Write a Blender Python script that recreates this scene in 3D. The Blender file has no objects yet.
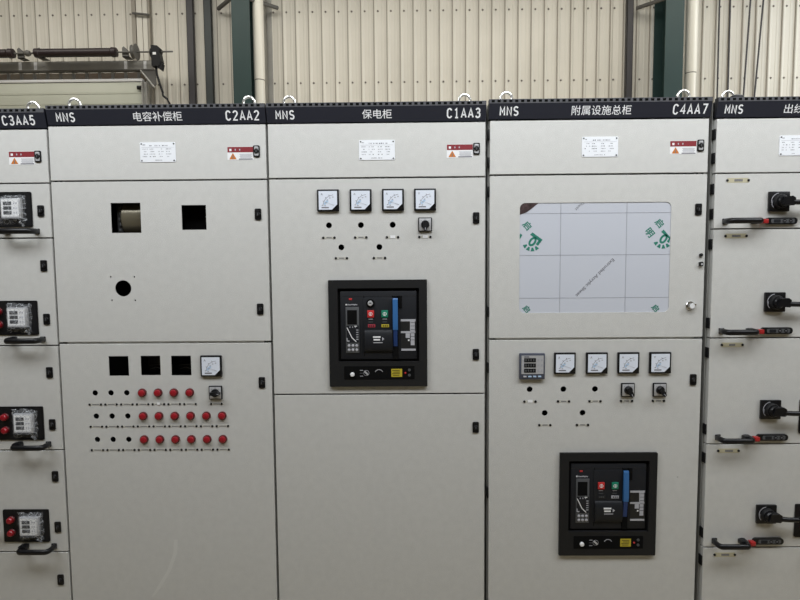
import bpy, bmesh, math, random
from mathutils import Vector, Matrix
random.seed(7)
sc = bpy.context.scene
col = sc.collection
PI = math.pi

# ------------------------------------------------------------ camera
cam_d = bpy.data.cameras.new('camera')
cam = bpy.data.objects.new('camera', cam_d); col.objects.link(cam)
yaw, pitch, roll = -0.0116, 0.0747, -0.0080
f = Vector((math.sin(yaw)*math.cos(pitch), math.cos(yaw)*math.cos(pitch), -math.sin(pitch)))
rt = Vector((math.cos(yaw), -math.sin(yaw), 0)); up = rt.cross(f)
r2 = rt*math.cos(roll) + up*math.sin(roll); u2 = r2.cross(f)
M3 = Matrix((r2, u2, -f)).transposed()
cam.matrix_world = Matrix.Translation((1.3038, -2.1287, 1.6466)) @ M3.to_4x4()
cam_d.sensor_fit = 'HORIZONTAL'; cam_d.sensor_width = 36.0; cam_d.lens = 36*577.8/800
cam_d.clip_start = 0.05; cam_d.clip_end = 100
sc.camera = cam

# ------------------------------------------------------------ view, world, lights
sc.view_settings.view_transform = 'Standard'
sc.view_settings.look = 'None'
sc.view_settings.exposure = 0.0
sc.view_settings.gamma = 1.0
sc.view_settings.use_curve_mapping = False
w = bpy.data.worlds.new('world'); sc.world = w; w.use_nodes = True
w.node_tree.nodes['Background'].inputs[0].default_value = (0.62, 0.72, 0.85, 1)
w.node_tree.nodes['Background'].inputs[1].default_value = 0.3

def area(name, loc, sx, sy, power, color, rot=(0, 0, 0)):
    d = bpy.data.lights.new(name, 'AREA'); d.shape = 'RECTANGLE'; d.size = sx; d.size_y = sy
    d.energy = power; d.color = color
    o = bpy.data.objects.new(name, d); o.location = loc; o.rotation_euler = rot; col.objects.link(o)
    return o
CEIL = 6.4
area('skylight_daylight', (0.5, 4.6, CEIL-.06), 14.0, 1.0, 300, (1.0, 0.965, 0.89))     # roof light by the rear wall
area('skylight_daylight', (8.9, 4.2, CEIL-.06), 2.6, 1.6, 120, (0.90, 0.96, 1.0))      # roof light to the right
area('added_side_light', (12.95, 4.4, 4.2), 3.6, 2.6, 300, (0.92, 0.96, 1.0), (0, PI/2, 0))   # added light by the right-hand wall, brightens the rib flanks
ADDED_LAMPS = (-0.7, 1.9, 4.4)
for lx in ADDED_LAMPS: area('added_aisle_light', (lx, -1.438, 3.58), 2.1, 0.95, 57, (0.915, 0.955, 1.0), (math.radians(58), 0, 0))   # added unseen lamps, strongest on the door tops

# ------------------------------------------------------------ materials
MATS = {}
def mat(name, color, rough=0.5, metal=0.0, bump=0.0, bscale=300, var=0.0, vscale=3, spec=0.5, emit=0, alpha=1, coat=0, trans=0, dirt=None):
    if name in MATS: return MATS[name]
    m = bpy.data.materials.new(name); m.use_nodes = True
    nt = m.node_tree; b = nt.nodes['Principled BSDF']
    b.inputs['Base Color'].default_value = (*color, 1)
    b.inputs['Roughness'].default_value = rough
    b.inputs['Metallic'].default_value = metal
    b.inputs['Specular IOR Level'].default_value = spec
    b.inputs['Coat Weight'].default_value = coat
    b.inputs['Transmission Weight'].default_value = trans
    b.inputs['Alpha'].default_value = alpha
    if emit:
        b.inputs['Emission Color'].default_value = (*color, 1); b.inputs['Emission Strength'].default_value = emit
    tc = nt.nodes.new('ShaderNodeTexCoord')
    if bump:
        n = nt.nodes.new('ShaderNodeTexNoise'); n.inputs['Scale'].default_value = bscale; n.inputs['Detail'].default_value = 3
        nt.links.new(tc.outputs['Object'], n.inputs['Vector'])
        bp = nt.nodes.new('ShaderNodeBump'); bp.inputs['Strength'].default_value = bump; bp.inputs['Distance'].default_value = 0.002
        nt.links.new(n.outputs['Fac'], bp.inputs['Height']); nt.links.new(bp.outputs['Normal'], b.inputs['Normal'])
    if var:
        n = nt.nodes.new('ShaderNodeTexNoise'); n.inputs['Scale'].default_value = vscale; n.inputs['Detail'].default_value = 5
        nt.links.new(tc.outputs['Object'], n.inputs['Vector'])
        rp = nt.nodes.new('ShaderNodeValToRGB')
        rp.color_ramp.elements[0].position = 0.3; rp.color_ramp.elements[1].position = 0.7
        dc = dirt or tuple(c*(1-var) for c in color)
        rp.color_ramp.elements[0].color = (*dc, 1); rp.color_ramp.elements[1].color = (*color, 1)
        nt.links.new(n.outputs['Fac'], rp.inputs['Fac']); nt.links.new(rp.outputs['Color'], b.inputs['Base Color'])
    MATS[name] = m
    return m
PAINT = mat('grey_powder_coat', (0.60, 0.595, 0.568), 0.42, bump=0.6, bscale=380, var=0.055, vscale=38, spec=0.45)
FRAME = mat('grey_frame_paint', (0.34, 0.34, 0.32), 0.5)
INNER = mat('inner_shade_dark', (0.045, 0.045, 0.045), 0.6)  # interior colour darkened to stand for the shade inside the closed cabinets
BLACK = mat('black_plastic', (0.009, 0.009, 0.010), 0.45, spec=0.3)
BLACKG = mat('black_gloss', (0.007, 0.007, 0.008), 0.3, spec=0.35)
HOLE = mat('black_void', (0.004, 0.004, 0.004), 0.9, spec=0.1)
HEAD = mat('black_header_paint', (0.014, 0.015, 0.023), 0.5, spec=0.35)
STRIP = mat('header_strip_grey', (0.055, 0.055, 0.062), 0.5)
WHITE = mat('white_print', (0.80, 0.80, 0.80), 0.5)
PLATE = mat('aluminium_nameplate', (0.88, 0.90, 0.93), 0.38, metal=0.15)
INK = mat('grey_ink', (0.16, 0.16, 0.18), 0.6)
INKL = mat('light_grey_ink', (0.42, 0.42, 0.45), 0.6)
RED = mat('red_label', (0.22, 0.014, 0.022), 0.5)
ORANGE = mat('orange_triangle', (0.55, 0.17, 0.02), 0.5)
REDL = mat('red_lens', (0.30, 0.010, 0.018), 0.3)
REDRING = mat('red_lens_ring', (0.10, 0.010, 0.012), 0.35)
CREAM = mat('cream_tag', (0.50, 0.46, 0.32), 0.5)
TAG = mat('beige_tag', (0.52, 0.505, 0.44), 0.5)
DIAL = mat('dial_white', (0.74, 0.78, 0.86), 0.25)
DIALB = mat('dial_blue_tint', (0.44, 0.58, 0.74), 0.3)
SILVER = mat('silver_face', (0.52, 0.52, 0.53), 0.35, metal=0.3)
CHROME = mat('chrome', (0.75, 0.75, 0.75), 0.18, metal=1.0)
ZINC = mat('zinc_plated', (0.72, 0.71, 0.68), 0.25, metal=0.85)
ACB = mat('breaker_grey', (0.013, 0.014, 0.017), 0.5, spec=0.25)
ACBF = mat('breaker_bezel_grey', (0.013, 0.013, 0.0135), 0.55, spec=0.25)
ACBD = mat('breaker_dark', (0.010, 0.010, 0.011), 0.5)
GREYP = mat('mid_grey_plastic', (0.075, 0.078, 0.082), 0.5)
BLUE = mat('blue_handle', (0.035, 0.14, 0.36), 0.4)
BLUED = mat('dark_blue_handle', (0.012, 0.04, 0.15), 0.4)
BTNR = mat('red_button', (0.55, 0.03, 0.03), 0.4)
BTNG = mat('green_button', (0.01, 0.20, 0.12), 0.4)
YEL = mat('yellow_label', (0.50, 0.40, 0.03), 0.5)
TXR = mat('red_text', (0.35, 0.03, 0.05), 0.5)
LATCHR = mat('red_latch', (0.36, 0.02, 0.02), 0.35)
ACRYL = mat('film_covered_acrylic', (0.56, 0.58, 0.635), 0.22, coat=0.2)
FOLD = mat('film_fold_line', (0.37, 0.38, 0.42), 0.5)
GREENI = mat('green_film_print', (0.02, 0.19, 0.135), 0.5)
BROWN = mat('peeled_corner_brown', (0.10, 0.065, 0.065), 0.35, var=0.6, vscale=60, dirt=(0.02, 0.012, 0.012))
BRONZE = mat('bronze_equipment', (0.17, 0.15, 0.105), 0.25, metal=0.4)
BLUEF = mat('blue_grey_bezel', (0.065, 0.072, 0.10), 0.4)
WALLM = mat('cream_wall_sheet', (0.70, 0.665, 0.58), 0.45, var=0.10, vscale=1.3)
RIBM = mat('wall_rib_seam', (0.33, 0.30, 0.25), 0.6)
SCREW = mat('wall_screw_grey', (0.16, 0.14, 0.12), 0.5)
GREEN = mat('green_steel_paint', (0.017, 0.043, 0.040), 0.5, var=0.1, vscale=4)
GREEND = mat('green_steel_web', (0.017, 0.043, 0.040), 0.5)
PIPE = mat('cream_pvc', (0.74, 0.71, 0.62), 0.3)
DARKCH = mat('dark_channel_steel', (0.045, 0.042, 0.045), 0.5)
DARKCG = mat('dark_channel_greenish', (0.035, 0.042, 0.042), 0.5)
SPRING = mat('spring_dark', (0.022, 0.013, 0.015), 0.45)
GALV = mat('galvanised', (0.40, 0.39, 0.36), 0.45, metal=0.4, var=0.15, vscale=6)
GALVD = mat('weathered_steel', (0.13, 0.125, 0.115), 0.55, metal=0.2)
DOORP = mat('door_panel_paint', (0.53, 0.54, 0.45), 0.5, var=0.08, vscale=2)
RUST = mat('rusty_lintel', (0.42, 0.37, 0.29), 0.7, var=0.5, vscale=3, dirt=(0.32, 0.235, 0.175))
CONC = mat('concrete_floor', (0.42, 0.35, 0.23), 0.5, var=0.15, vscale=1.2)
ROOFM = mat('roof_sheet', (0.40, 0.40, 0.38), 0.6)
SIDEM = mat('hall_wall_paint', (0.40, 0.35, 0.26), 0.7)

def film_material():
    m = bpy.data.materials.new('crinkled_plastic_film'); m.use_nodes = True
    nt = m.node_tree; b = nt.nodes['Principled BSDF']
    b.inputs['Base Color'].default_value = (0.75, 0.77, 0.8, 1); b.inputs['Roughness'].default_value = 0.12
    tc = nt.nodes.new('ShaderNodeTexCoord')
    v = nt.nodes.new('ShaderNodeTexVoronoi'); v.inputs['Scale'].default_value = 55; v.feature = 'DISTANCE_TO_EDGE'
    nt.links.new(tc.outputs['Object'], v.inputs['Vector'])
    rp = nt.nodes.new('ShaderNodeValToRGB'); rp.color_ramp.elements[0].position = 0; rp.color_ramp.elements[0].color = (.5, .5, .5, 1)
    rp.color_ramp.elements[1].position = 0.06; rp.color_ramp.elements[1].color = (.10, .10, .10, 1)
    nt.links.new(v.outputs['Distance'], rp.inputs['Fac']); nt.links.new(rp.outputs['Color'], b.inputs['Alpha'])
    bp = nt.nodes.new('ShaderNodeBump'); bp.inputs['Distance'].default_value = 0.004
    nt.links.new(v.outputs['Distance'], bp.inputs['Height']); nt.links.new(bp.outputs['Normal'], b.inputs['Normal'])
    return m
FILM = film_material()

# ------------------------------------------------------------ mesh tools
class MB:
    """collects shapes; faces -Y is 'front'. All sizes in metres."""
    def __init__(s): s.v = []; s.f = []; s.m = []; s.mats = []
    def mi(s, m):
        if m not in s.mats: s.mats.append(m)
        return s.mats.index(m)
    def add(s, verts, faces, m):
        n = len(s.v); i = s.mi(m)
        s.v += [tuple(v) for v in verts]
        for q in faces: s.f.append([n+a for a in q]); s.m.append(i)
        return s
    def bm(s, bm, m, M=None):
        if M is not None: bm.transform(M)
        bm.verts.index_update()
        s.add([v.co[:] for v in bm.verts], [[v.index for v in fc.verts] for fc in bm.faces], m); bm.free()
        return s
    def box(s, x0, x1, y0, y1, z0, z1, m, bev=0.0, seg=2):
        if not bev:
            v = [(x0,y0,z0),(x1,y0,z0),(x1,y1,z0),(x0,y1,z0),(x0,y0,z1),(x1,y0,z1),(x1,y1,z1),(x0,y1,z1)]
            return s.add(v, [(3,2,1,0),(4,5,6,7),(0,1,5,4),(1,2,6,5),(2,3,7,6),(3,0,4,7)], m)
        bm = bmesh.new(); bmesh.ops.create_cube(bm, size=1)
        for v in bm.verts:
            v.co = Vector(((x0+x1)/2+v.co.x*(x1-x0), (y0+y1)/2+v.co.y*(y1-y0), (z0+z1)/2+v.co.z*(z1-z0)))
        bmesh.ops.bevel(bm, geom=bm.edges[:], offset=bev, segments=seg, affect='EDGES', profile=0.5)
        return s.bm(bm, m)
    def cb(s, cx, cz, w_, h_, y0, y1, m, bev=0.0):      # box by centre on the front plane
        return s.box(cx-w_/2, cx+w_/2, y0, y1, cz-h_/2, cz+h_/2, m, bev)
    def prism(s, pts, y0, y1, m):                        # polygon in xz, ccw seen from the front
        n = len(pts); v = [(x, y0, z) for x, z in pts]+[(x, y1, z) for x, z in pts]
        fc = [list(range(n)), list(range(2*n-1, n-1, -1))]+[(i, i+n, (i+1) % n+n, (i+1) % n) for i in range(n)]
        return s.add(v, fc, m)
    def xprism(s, pts, x0, x1, m):                       # polygon in yz
        n = len(pts); v = [(x0, y, z) for y, z in pts]+[(x1, y, z) for y, z in pts]
        fc = [list(range(n)), list(range(2*n-1, n-1, -1))]+[(i, i+n, (i+1) % n+n, (i+1) % n) for i in range(n)]
        return s.add(v, fc, m)
    def zprism(s, pts, z0, z1, m):                       # polygon in xy
        n = len(pts); v = [(x, y, z0) for x, y in pts]+[(x, y, z1) for x, y in pts]
        fc = [list(range(n-1, -1, -1)), list(range(n, 2*n))]+[(i, (i+1) % n, (i+1) % n+n, i+n) for i in range(n)]
        return s.add(v, fc, m)
    def lathe(s, prof, m, c=(0, 0, 0), axis='y', n=24):  # prof: (radius, distance along -axis)
        v = []; fc = []
        for r, d in prof:
            for k in range(n):
                a = 2*PI*k/n; p, q = r*math.cos(a), r*math.sin(a)
                if axis == 'y': v.append((c[0]+p, c[1]-d, c[2]+q))
                elif axis == 'z': v.append((c[0]+p, c[1]+q, c[2]+d))
                else: v.append((c[0]+d, c[1]+p, c[2]+q))
        for i in range(len(prof)-1):
            for k in range(n):
                fc.append((i*n+k, i*n+(k+1) % n, (i+1)*n+(k+1) % n, (i+1)*n+k))
        fc.append(list(range(n-1, -1, -1))); fc.append(list(range((len(prof)-1)*n, len(prof)*n)))
        return s.add(v, fc, m)
    def cyl(s, cx, cz, r, y0, y1, m, n=24, bev=0):       # axis y; y0 is the front
        if bev: pr = [(r, -y1), (r, -y0-bev), (r-bev, -y0)]
        else: pr = [(r, -y1), (r, -y0)]
        return s.lathe(pr, m, (cx, 0, cz), 'y', n)
    def ring(s, cx, cz, ro, ri, y0, y1, m, n=32, a0=0, a1=2*PI):
        v = []; fc = []; full = abs(a1-a0-2*PI) < 1e-6; k_ = n if full else n+1
        for k in range(k_):
            a = a0+(a1-a0)*k/n
            for r, y in ((ro, y0), (ri, y0), (ri, y1), (ro, y1)): v.append((cx+r*math.cos(a), y, cz+r*math.sin(a)))
        for k in range(n):
            j = (k+1) % k_
            for q in range(4): fc.append((4*k+q, 4*k+(q+1) % 4, 4*j+(q+1) % 4, 4*j+q))
        return s.add(v, fc, m)
    def tube(s, path, r, m, n=10, rz=None, closed=False):
        P = [Vector(p) for p in path]; rz = rz or r; v = []; fc = []; L = len(P)
        for i, p in enumerate(P):
            if closed: t = (P[(i+1) % L]-P[i-1]).normalized()
            else: t = ((P[min(i+1, L-1)]-p).normalized()+(p-P[max(i-1, 0)]).normalized()).normalized()
            upv = Vector((0, 0, 1)) if abs(t.z) < 0.9 else Vector((0, 1, 0))
            a = t.cross(upv).normalized(); b = a.cross(t).normalized()
            for k in range(n):
                g = 2*PI*k/n; v.append(p+a*r*math.cos(g)+b*rz*math.sin(g))
        for i in range(L if closed else L-1):
            j = (i+1) % L
            for k in range(n): fc.append((i*n+k, i*n+(k+1) % n, j*n+(k+1) % n, j*n+k))
        if not closed: fc.append(list(range(n-1, -1, -1))); fc.append(list(range((L-1)*n, L*n)))
        return s.add(v, fc, m)
    def mesh(s, name, smooth=35):
        me = bpy.data.meshes.new(name); me.from_pydata(s.v, [], s.f)
        for m in s.mats: me.materials.append(m)
        for p, i in zip(me.polygons, s.m): p.material_index = i
        b = bmesh.new(); b.from_mesh(me); bmesh.ops.recalc_face_normals(b, faces=b.faces[:]); b.to_mesh(me); b.free()
        if smooth:
            for p in me.polygons: p.use_smooth = True
            me.set_sharp_from_angle(angle=math.radians(smooth))
        me.update()
        return me

def text_to(mb, body, cx, cz, w_, h_, y, m, rot=0.0, bold=0.0, shear=0.0, thick=0.0003, tilt=None, flip=False):
    cu = bpy.data.curves.new('t', 'FONT'); cu.body = body; cu.size = 1; cu.offset = bold; cu.shear = shear; cu.extrude = 0.0
    cu.resolution_u = 3
    o = bpy.data.objects.new('t', cu); col.objects.link(o)
    dg = bpy.context.evaluated_depsgraph_get(); me = bpy.data.meshes.new_from_object(o.evaluated_get(dg))
    bpy.data.objects.remove(o); bpy.data.curves.remove(cu)
    if not me.vertices: return
    xs = [v.co.x for v in me.vertices]; ys = [v.co.y for v in me.vertices]
    x0, x1, y0, y1 = min(xs), max(xs), min(ys), max(ys)
    sx = w_/(x1-x0); sy = h_/(y1-y0); vs = []
    for v in me.vertices:
        a = (v.co.x-(x0+x1)/2)*sx; b = (v.co.y-(y0+y1)/2)*sy
        if flip: a, b = -a, -b
        a, b = a*math.cos(rot)-b*math.sin(rot), a*math.sin(rot)+b*math.cos(rot)
        if tilt: vs.append((cx+a, y-thick+tilt*b, cz+b))
        else: vs.append((cx+a, y-thick, cz+b))
    mb.add(vs, [list(p.vertices) for p in me.polygons], m)
    bpy.data.meshes.remove(me)

def arc(cx, cz, rx, rz, a0, a1, n=10):
    return [(cx+rx*math.cos(math.radians(a0+(a1-a0)*k/n)), cz+rz*math.sin(math.radians(a0+(a1-a0)*k/n))) for k in range(n+1)]
STROKES = {     # narrow gothic capitals and figures in a 1 x 2 box
    'M': [[(.08, 0), (.08, 2), (.5, .75), (.92, 2), (.92, 0)]],
    'N': [[(.1, 0), (.1, 2), (.9, 0), (.9, 2)]],
    'S': [arc(.5, 1.5, .38, .5, 25, 265)+arc(.5, .5, .38, .5, 90, -155)],
    'C': [arc(.5, 1.4, .40, .6, 20, 180)+arc(.5, .6, .40, .6, 180, 340)],
    'A': [[(.05, 0), (.5, 2), (.95, 0)], [(.2, .62), (.8, .62)]],
    '1': [[(.2, 1.6), (.5, 2), (.5, 0)], [(.2, 0), (.8, 0)]],
    '2': [arc(.5, 1.5, .38, .5, 170, -35)+[(.1, 0), (.92, 0)]],
    '3': [arc(.48, 1.52, .36, .48, 160, -90)+arc(.48, .54, .40, .54, 90, -160)],
    '4': [[(.72, 0), (.72, 2), (.08, .6), (.98, .6)]],
    '5': [[(.85, 2), (.22, 2), (.14, 1.1)]+arc(.48, .62, .40, .62, 125, -155)],
    '7': [[(.1, 2), (.9, 2), (.4, 0)]],
}
def strokes_to(mb, body, cx, cz, w_, h_, y, m, tilt, wd=.0052):
    n = len(body); adv = w_/n; gw = adv*.72
    for i, ch in enumerate(body):
        ox = cx-w_/2+adv*(i+.5)-gw/2
        for st in STROKES[ch]:
            P = [(ox+u*gw, cz+(v_/2-.5)*(h_-wd)) for u, v_ in st]
            L_ = []; Rr = []
            for k in range(len(P)):
                a = Vector(P[max(k-1, 0)]); b_ = Vector(P[k]); c = Vector(P[min(k+1, len(P)-1)])
                d1 = (b_-a).normalized() if k else (c-b_).normalized(); d2 = (c-b_).normalized() if k < len(P)-1 else d1
                n1 = Vector((-d1.y, d1.x)); n2 = Vector((-d2.y, d2.x)); mm = (n1+n2)
                mm = mm.normalized() if mm.length > .2 else n1
                q = wd/2/max(mm.dot(n1), .62)
                L_.append(b_+mm*q); Rr.append(b_-mm*q)
            V_ = []
            for p in L_+Rr: V_.append((p.x, y-.0004+tilt*(p.y-cz), p.y))
            k_ = len(P)
            mb.add(V_, [(j, j+1, k_+j+1, k_+j) for j in range(k_-1)], m)

def sheet(mb, outline, holes, y0, y1, m):
    """flat sheet in xz with holes, from y0 (front) to y1"""
    cu = bpy.data.curves.new('s', 'CURVE'); cu.dimensions = '2D'; cu.fill_mode = 'BOTH'; cu.extrude = (y1-y0)/2
    for pts in [outline]+holes:
        sp = cu.splines.new('POLY'); sp.points.add(len(pts)-1)
        for i, (x, z) in enumerate(pts): sp.points[i].co = (x, z, 0, 1)
        sp.use_cyclic_u = True
    o = bpy.data.objects.new('s', cu); col.objects.link(o)
    dg = bpy.context.evaluated_depsgraph_get(); me = bpy.data.meshes.new_from_object(o.evaluated_get(dg))
    bpy.data.objects.remove(o); bpy.data.curves.remove(cu)
    ym = (y0+y1)/2
    mb.add([(v.co.x, ym-v.co.z, v.co.y) for v in me.vertices], [list(p.vertices) for p in me.polygons], m)
    bpy.data.meshes.remove(me)

def rrect(cx, cz, w_, h_, r=0.0, n=5):
    if not r: return [(cx-w_/2, cz-h_/2), (cx+w_/2, cz-h_/2), (cx+w_/2, cz+h_/2), (cx-w_/2, cz+h_/2)]
    out = []
    for sx, sz, a0 in ((1, -1, -PI/2), (1, 1, 0), (-1, 1, PI/2), (-1, -1, PI)):
        for k in range(n+1):
            a = a0+PI/2*k/n; out.append((cx+sx*(w_/2-r)+r*math.cos(a), cz+sz*(h_/2-r)+r*math.sin(a)))
    return out
def circ(cx, cz, r, n=24): return [(cx+r*math.cos(2*PI*k/n), cz+r*math.sin(2*PI*k/n)) for k in range(n)]

CACHE = {}
def once(key, fn):
    if key not in CACHE: CACHE[key] = fn()
    return CACHE[key]
def link(name, me, parent=None, loc=(0, 0, 0), label=None):
    o = bpy.data.objects.new(name, me); col.objects.link(o); o.parent = parent; o.location = loc
    if label: o['label'] = label
    return o
def thing(name, label, cat, loc=(0, 0, 0), group=None):
    o = bpy.data.objects.new(name, None); o.empty_display_size = 0.1; col.objects.link(o); o.location = loc
    o['label'] = label; o['category'] = cat
    if group: o['group'] = group
    return o
def solo(name, me, label, cat, loc=(0, 0, 0), group=None):
    o = link(name, me, None, loc, label); o['category'] = cat
    if group: o['group'] = group
    return o
def struct(name, me, loc=(0, 0, 0)):
    o = link(name, me, None, loc); o['kind'] = 'structure'; return o

# ------------------------------------------------------------ the hall
YW = 7.0
X0, X1, Y0 = -9.0, 13.0, -9.0
def hall():
    # rear wall: trapezoid-ribbed sheet, one rib each 0.2 m
    pts = [(X0, YW+.06)]
    k = 0; x = X0+.06
    b = MB()
    front = []
    while x < X1-.1:
        front += [(x-.030, YW), (x-.020, YW-.020), (x-.008, YW-.020), (x+.022, YW)]
        front += [(x+.085, YW), (x+.092, YW-.004), (x+.112, YW-.004), (x+.119, YW)]
        x += .2
    front = [(X0, YW)]+front+[(X1, YW)]
    v = []; fc = []
    for (px, py) in front: v += [(px, py, 0), (px, py, CEIL)]
    for i in range(len(front)-1): fc.append((2*i, 2*i+2, 2*i+3, 2*i+1))
    b.add(v, fc, WALLM)
    b.box(X0, X1, YW+.03, YW+.08, 0, CEIL, WALLM)
    x = X0+.06
    while x < X1-.1:                      # overlap seam on the left flank of each rib, sheet screws beside it
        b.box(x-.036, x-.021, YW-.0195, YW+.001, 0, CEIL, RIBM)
        for z in (1.0, 2.2, 3.27, 4.33, 5.39):
            b.lathe([(.015, 0), (.015, .006), (.006, .010)], SCREW, (x+.034, YW-.001, z), 'y', 8)
        x += .2
    struct('wall_back', b.mesh('wall_back', 0))
    b = MB(); b.box(X0, X1, Y0, YW+.08, -.1, 0, CONC); struct('floor', b.mesh('floor', 0))
    b = MB()
    # roof with openings for the roof lights
    holes = [(-6.5, 7.5, 4.1, 5.1), (7.6, 10.2, 3.4, 5.0)]
    xs = sorted({X0, X1, *[h[0] for h in holes], *[h[1] for h in holes]}); ys = sorted({Y0, YW+.08, *[h[2] for h in holes], *[h[3] for h in holes]})
    for a, c in zip(xs, xs[1:]):
        for d, e in zip(ys, ys[1:]):
            mx, my = (a+c)/2, (d+e)/2
            if any(h[0] < mx < h[1] and h[2] < my < h[3] for h in holes): continue
            b.box(a, c, d, e, CEIL, CEIL+.1, ROOFM)
    struct('ceiling', b.mesh('ceiling', 0))
    b = MB(); b.box(X0-.1, X0, Y0, YW+.08, 0, CEIL, SIDEM); struct('wall_left', b.mesh('w', 0))
    b = MB(); b.box(X1, X1+.1, Y0, YW+.08, 0, CEIL, SIDEM); struct('wall_right', b.mesh('w', 0))
    b = MB(); b.box(X0, X1, Y0-.1, Y0, 0, CEIL, SIDEM); struct('wall_front', b.mesh('w', 0))
hall()
def added_lamp(lx):  # out-of-view panel added to carry the light on the doors
    places = dict(zip(ADDED_LAMPS, ('left', 'middle', 'right')))
    t = thing('added_lamp_panel', 'added tilted white lamp panel, unseen above the aisle, %s one of the row' % places[lx], 'lamp', (lx, -1.45, 3.6), 'added lamp panels over the aisle')
    b = MB(); c_, s_ = math.cos(math.radians(58)), math.sin(math.radians(58))
    P = [(-.5, .006), (.5, .006), (.5, .05), (-.5, .05)]
    b.xprism([(u*c_-v_*s_, u*s_+v_*c_) for u, v_ in P], -1.09, 1.09, WHITE); link('housing', b.mesh('h'), t)
    for sx in (-.7, .7):
        b = MB(); b.tube([(sx, -.04, .03), (sx, -.04, CEIL-3.601)], .006, GALVD, 6); link('rod', b.mesh('r'), t)
for lx in ADDED_LAMPS: added_lamp(lx)

def h_column(cx, label, braces):
    t = thing('steel_column', label, 'column', (cx, 6.7, 0), 'green columns against the rear wall')
    b = MB()
    b.box(-.132, .132, -.2, -.186, 0, CEIL, GREEN); b.box(-.132, .132, .186, .2, 0, CEIL, GREEN); b.box(-.006, .006, -.19, .19, 0, CEIL, GREEN)
    link('column_shaft', b.mesh('h'), t)
    b = MB(); b.box(-.2, .2, -.26, .26, 0, .03, GREEN, .002); link('base_plate', b.mesh('bp'), t)
    for (x0, y0, z0, x1, y1, z1) in braces:
        b = MB(); b.tube([(x0-cx, y0-6.7, z0), (x1-cx, y1-6.7, z1)], .030, GALVD, 8); link('knee_brace', b.mesh('kb'), t)
h_column(-1.075, 'green steel column with cream pipe on its right, behind the two cabinets left of centre',
         [(-1.52, 6.91, 5.42, -1.20, 6.55, 5.43), (-.62, 6.91, 5.42, -.95, 6.55, 5.40)])
h_column(5.19, 'green steel column with dark side and pipe, behind the cabinet C4AA7',
         [(4.80, 6.91, 5.35, 5.09, 6.55, 5.34)])

def downpipe(cx, cy, zc, label):
    t = thing('downpipe', label, 'pipe', (cx, cy, 0), 'cream downpipes beside the columns')
    b = MB(); b.lathe([(.077, .02), (.077, zc)], PIPE, (0, 0, 0), 'z', 24); b.lathe([(.081, zc+.012), (.081, CEIL-.01)], PIPE, (0, 0, 0), 'z', 24)
    link('pipe', b.mesh('p'), t)
    b = MB(); b.lathe([(.074, zc-.03), (.074, zc+.05)], GALVD, (0, 0, 0), 'z', 24); link('joint', b.mesh('j'), t)
downpipe(-.858, 6.66, 4.27, 'cream downpipe on the right side of the left green column')
downpipe(5.51, 6.66, 4.30, 'cream downpipe on the right side of the right green column')

def channel(x0, x1, m, label):
    b = MB(); w_ = x1-x0
    b.box(0, w_, 0, .006, 0, CEIL, m); b.box(0, .006, 0, .07, 0, CEIL, m); b.box(w_-.006, w_, 0, .07, 0, CEIL, m)
    solo('wall_post', b.mesh('ch', 0), label, 'post', (x0, 6.89, 0), 'dark posts on the rear wall')
channel(-2.008, -1.905, DARKCH, 'dark post on the wall right of the hoist box, first of the close pair')
channel(-1.742, -1.630, DARKCG, 'dark post on the wall nearest the left green column, second of the close pair')
channel(4.652, 4.745, DARKCH, 'single dark post on the wall left of the right green column')
def conduit(x0, z0, x1, z1, label, grp, r=.013, y=6.93):
    b = MB(); dx = (x1-x0)/(z1-z0)
    pts = [(x0-x1-dx*(z1-CEIL)*0, 0, 0)]
    xb = x1-dx*z1
    n = 8
    b.tube([((xb+dx*z)-xb, 0, z) for z in [CEIL*k/n*.998+.003 for k in range(n+1)]], r, DARKCH, 8)
    solo('wall_cable', b.mesh('cd'), label, 'cable', (xb, y, 0), grp)
conduit(6.055, 3.9, 6.045, 5.3, 'straight dark cable on the wall, just right of the right cream pipe', 'thin dark cables on the rear wall')
conduit(6.215, 3.9, 6.205, 5.3, 'straight dark cable rising behind the ring of the cabinet marked MNS at right', 'thin dark cables on the rear wall')
conduit(6.445, 3.9, 6.50, 5.3, 'slanting dark cable behind the black coil, left of the slanting pair', 'thin dark cables on the rear wall')
conduit(6.61, 3.9, 6.69, 5.3, 'slanting dark cable right of the black coil, outer of the slanting pair', 'thin dark cables on the rear wall')

# wall flashings
b = MB(); b.box(-.80, -.725, 6.955, 6.975, 0, CEIL, GALV); struct('trim_1', b.mesh('t', 0))
b = MB(); b.box(5.66-.06, 5.66-.03, 6.955, 6.975, 0, CEIL, WALLM); struct('trim_2', b.mesh('t', 0))
b = MB(); b.box(-2.86, -2.80, 6.93, 6.975, 0, CEIL, RIBM); b.box(-2.785, -2.70, 6.93, 6.975, 0, CEIL, WALLM); b.box(-2.69, -2.62, 6.93, 6.975, 0, CEIL, WALLM); b.box(-2.61, -2.58, 6.92, 6.975, 0, CEIL, RIBM)
b.tube([(-2.82, 6.88, 5.36), (-2.56, 6.88, 5.33)], .018, GALVD, 8)
struct('trim_3', b.mesh('t', 0))

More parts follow.
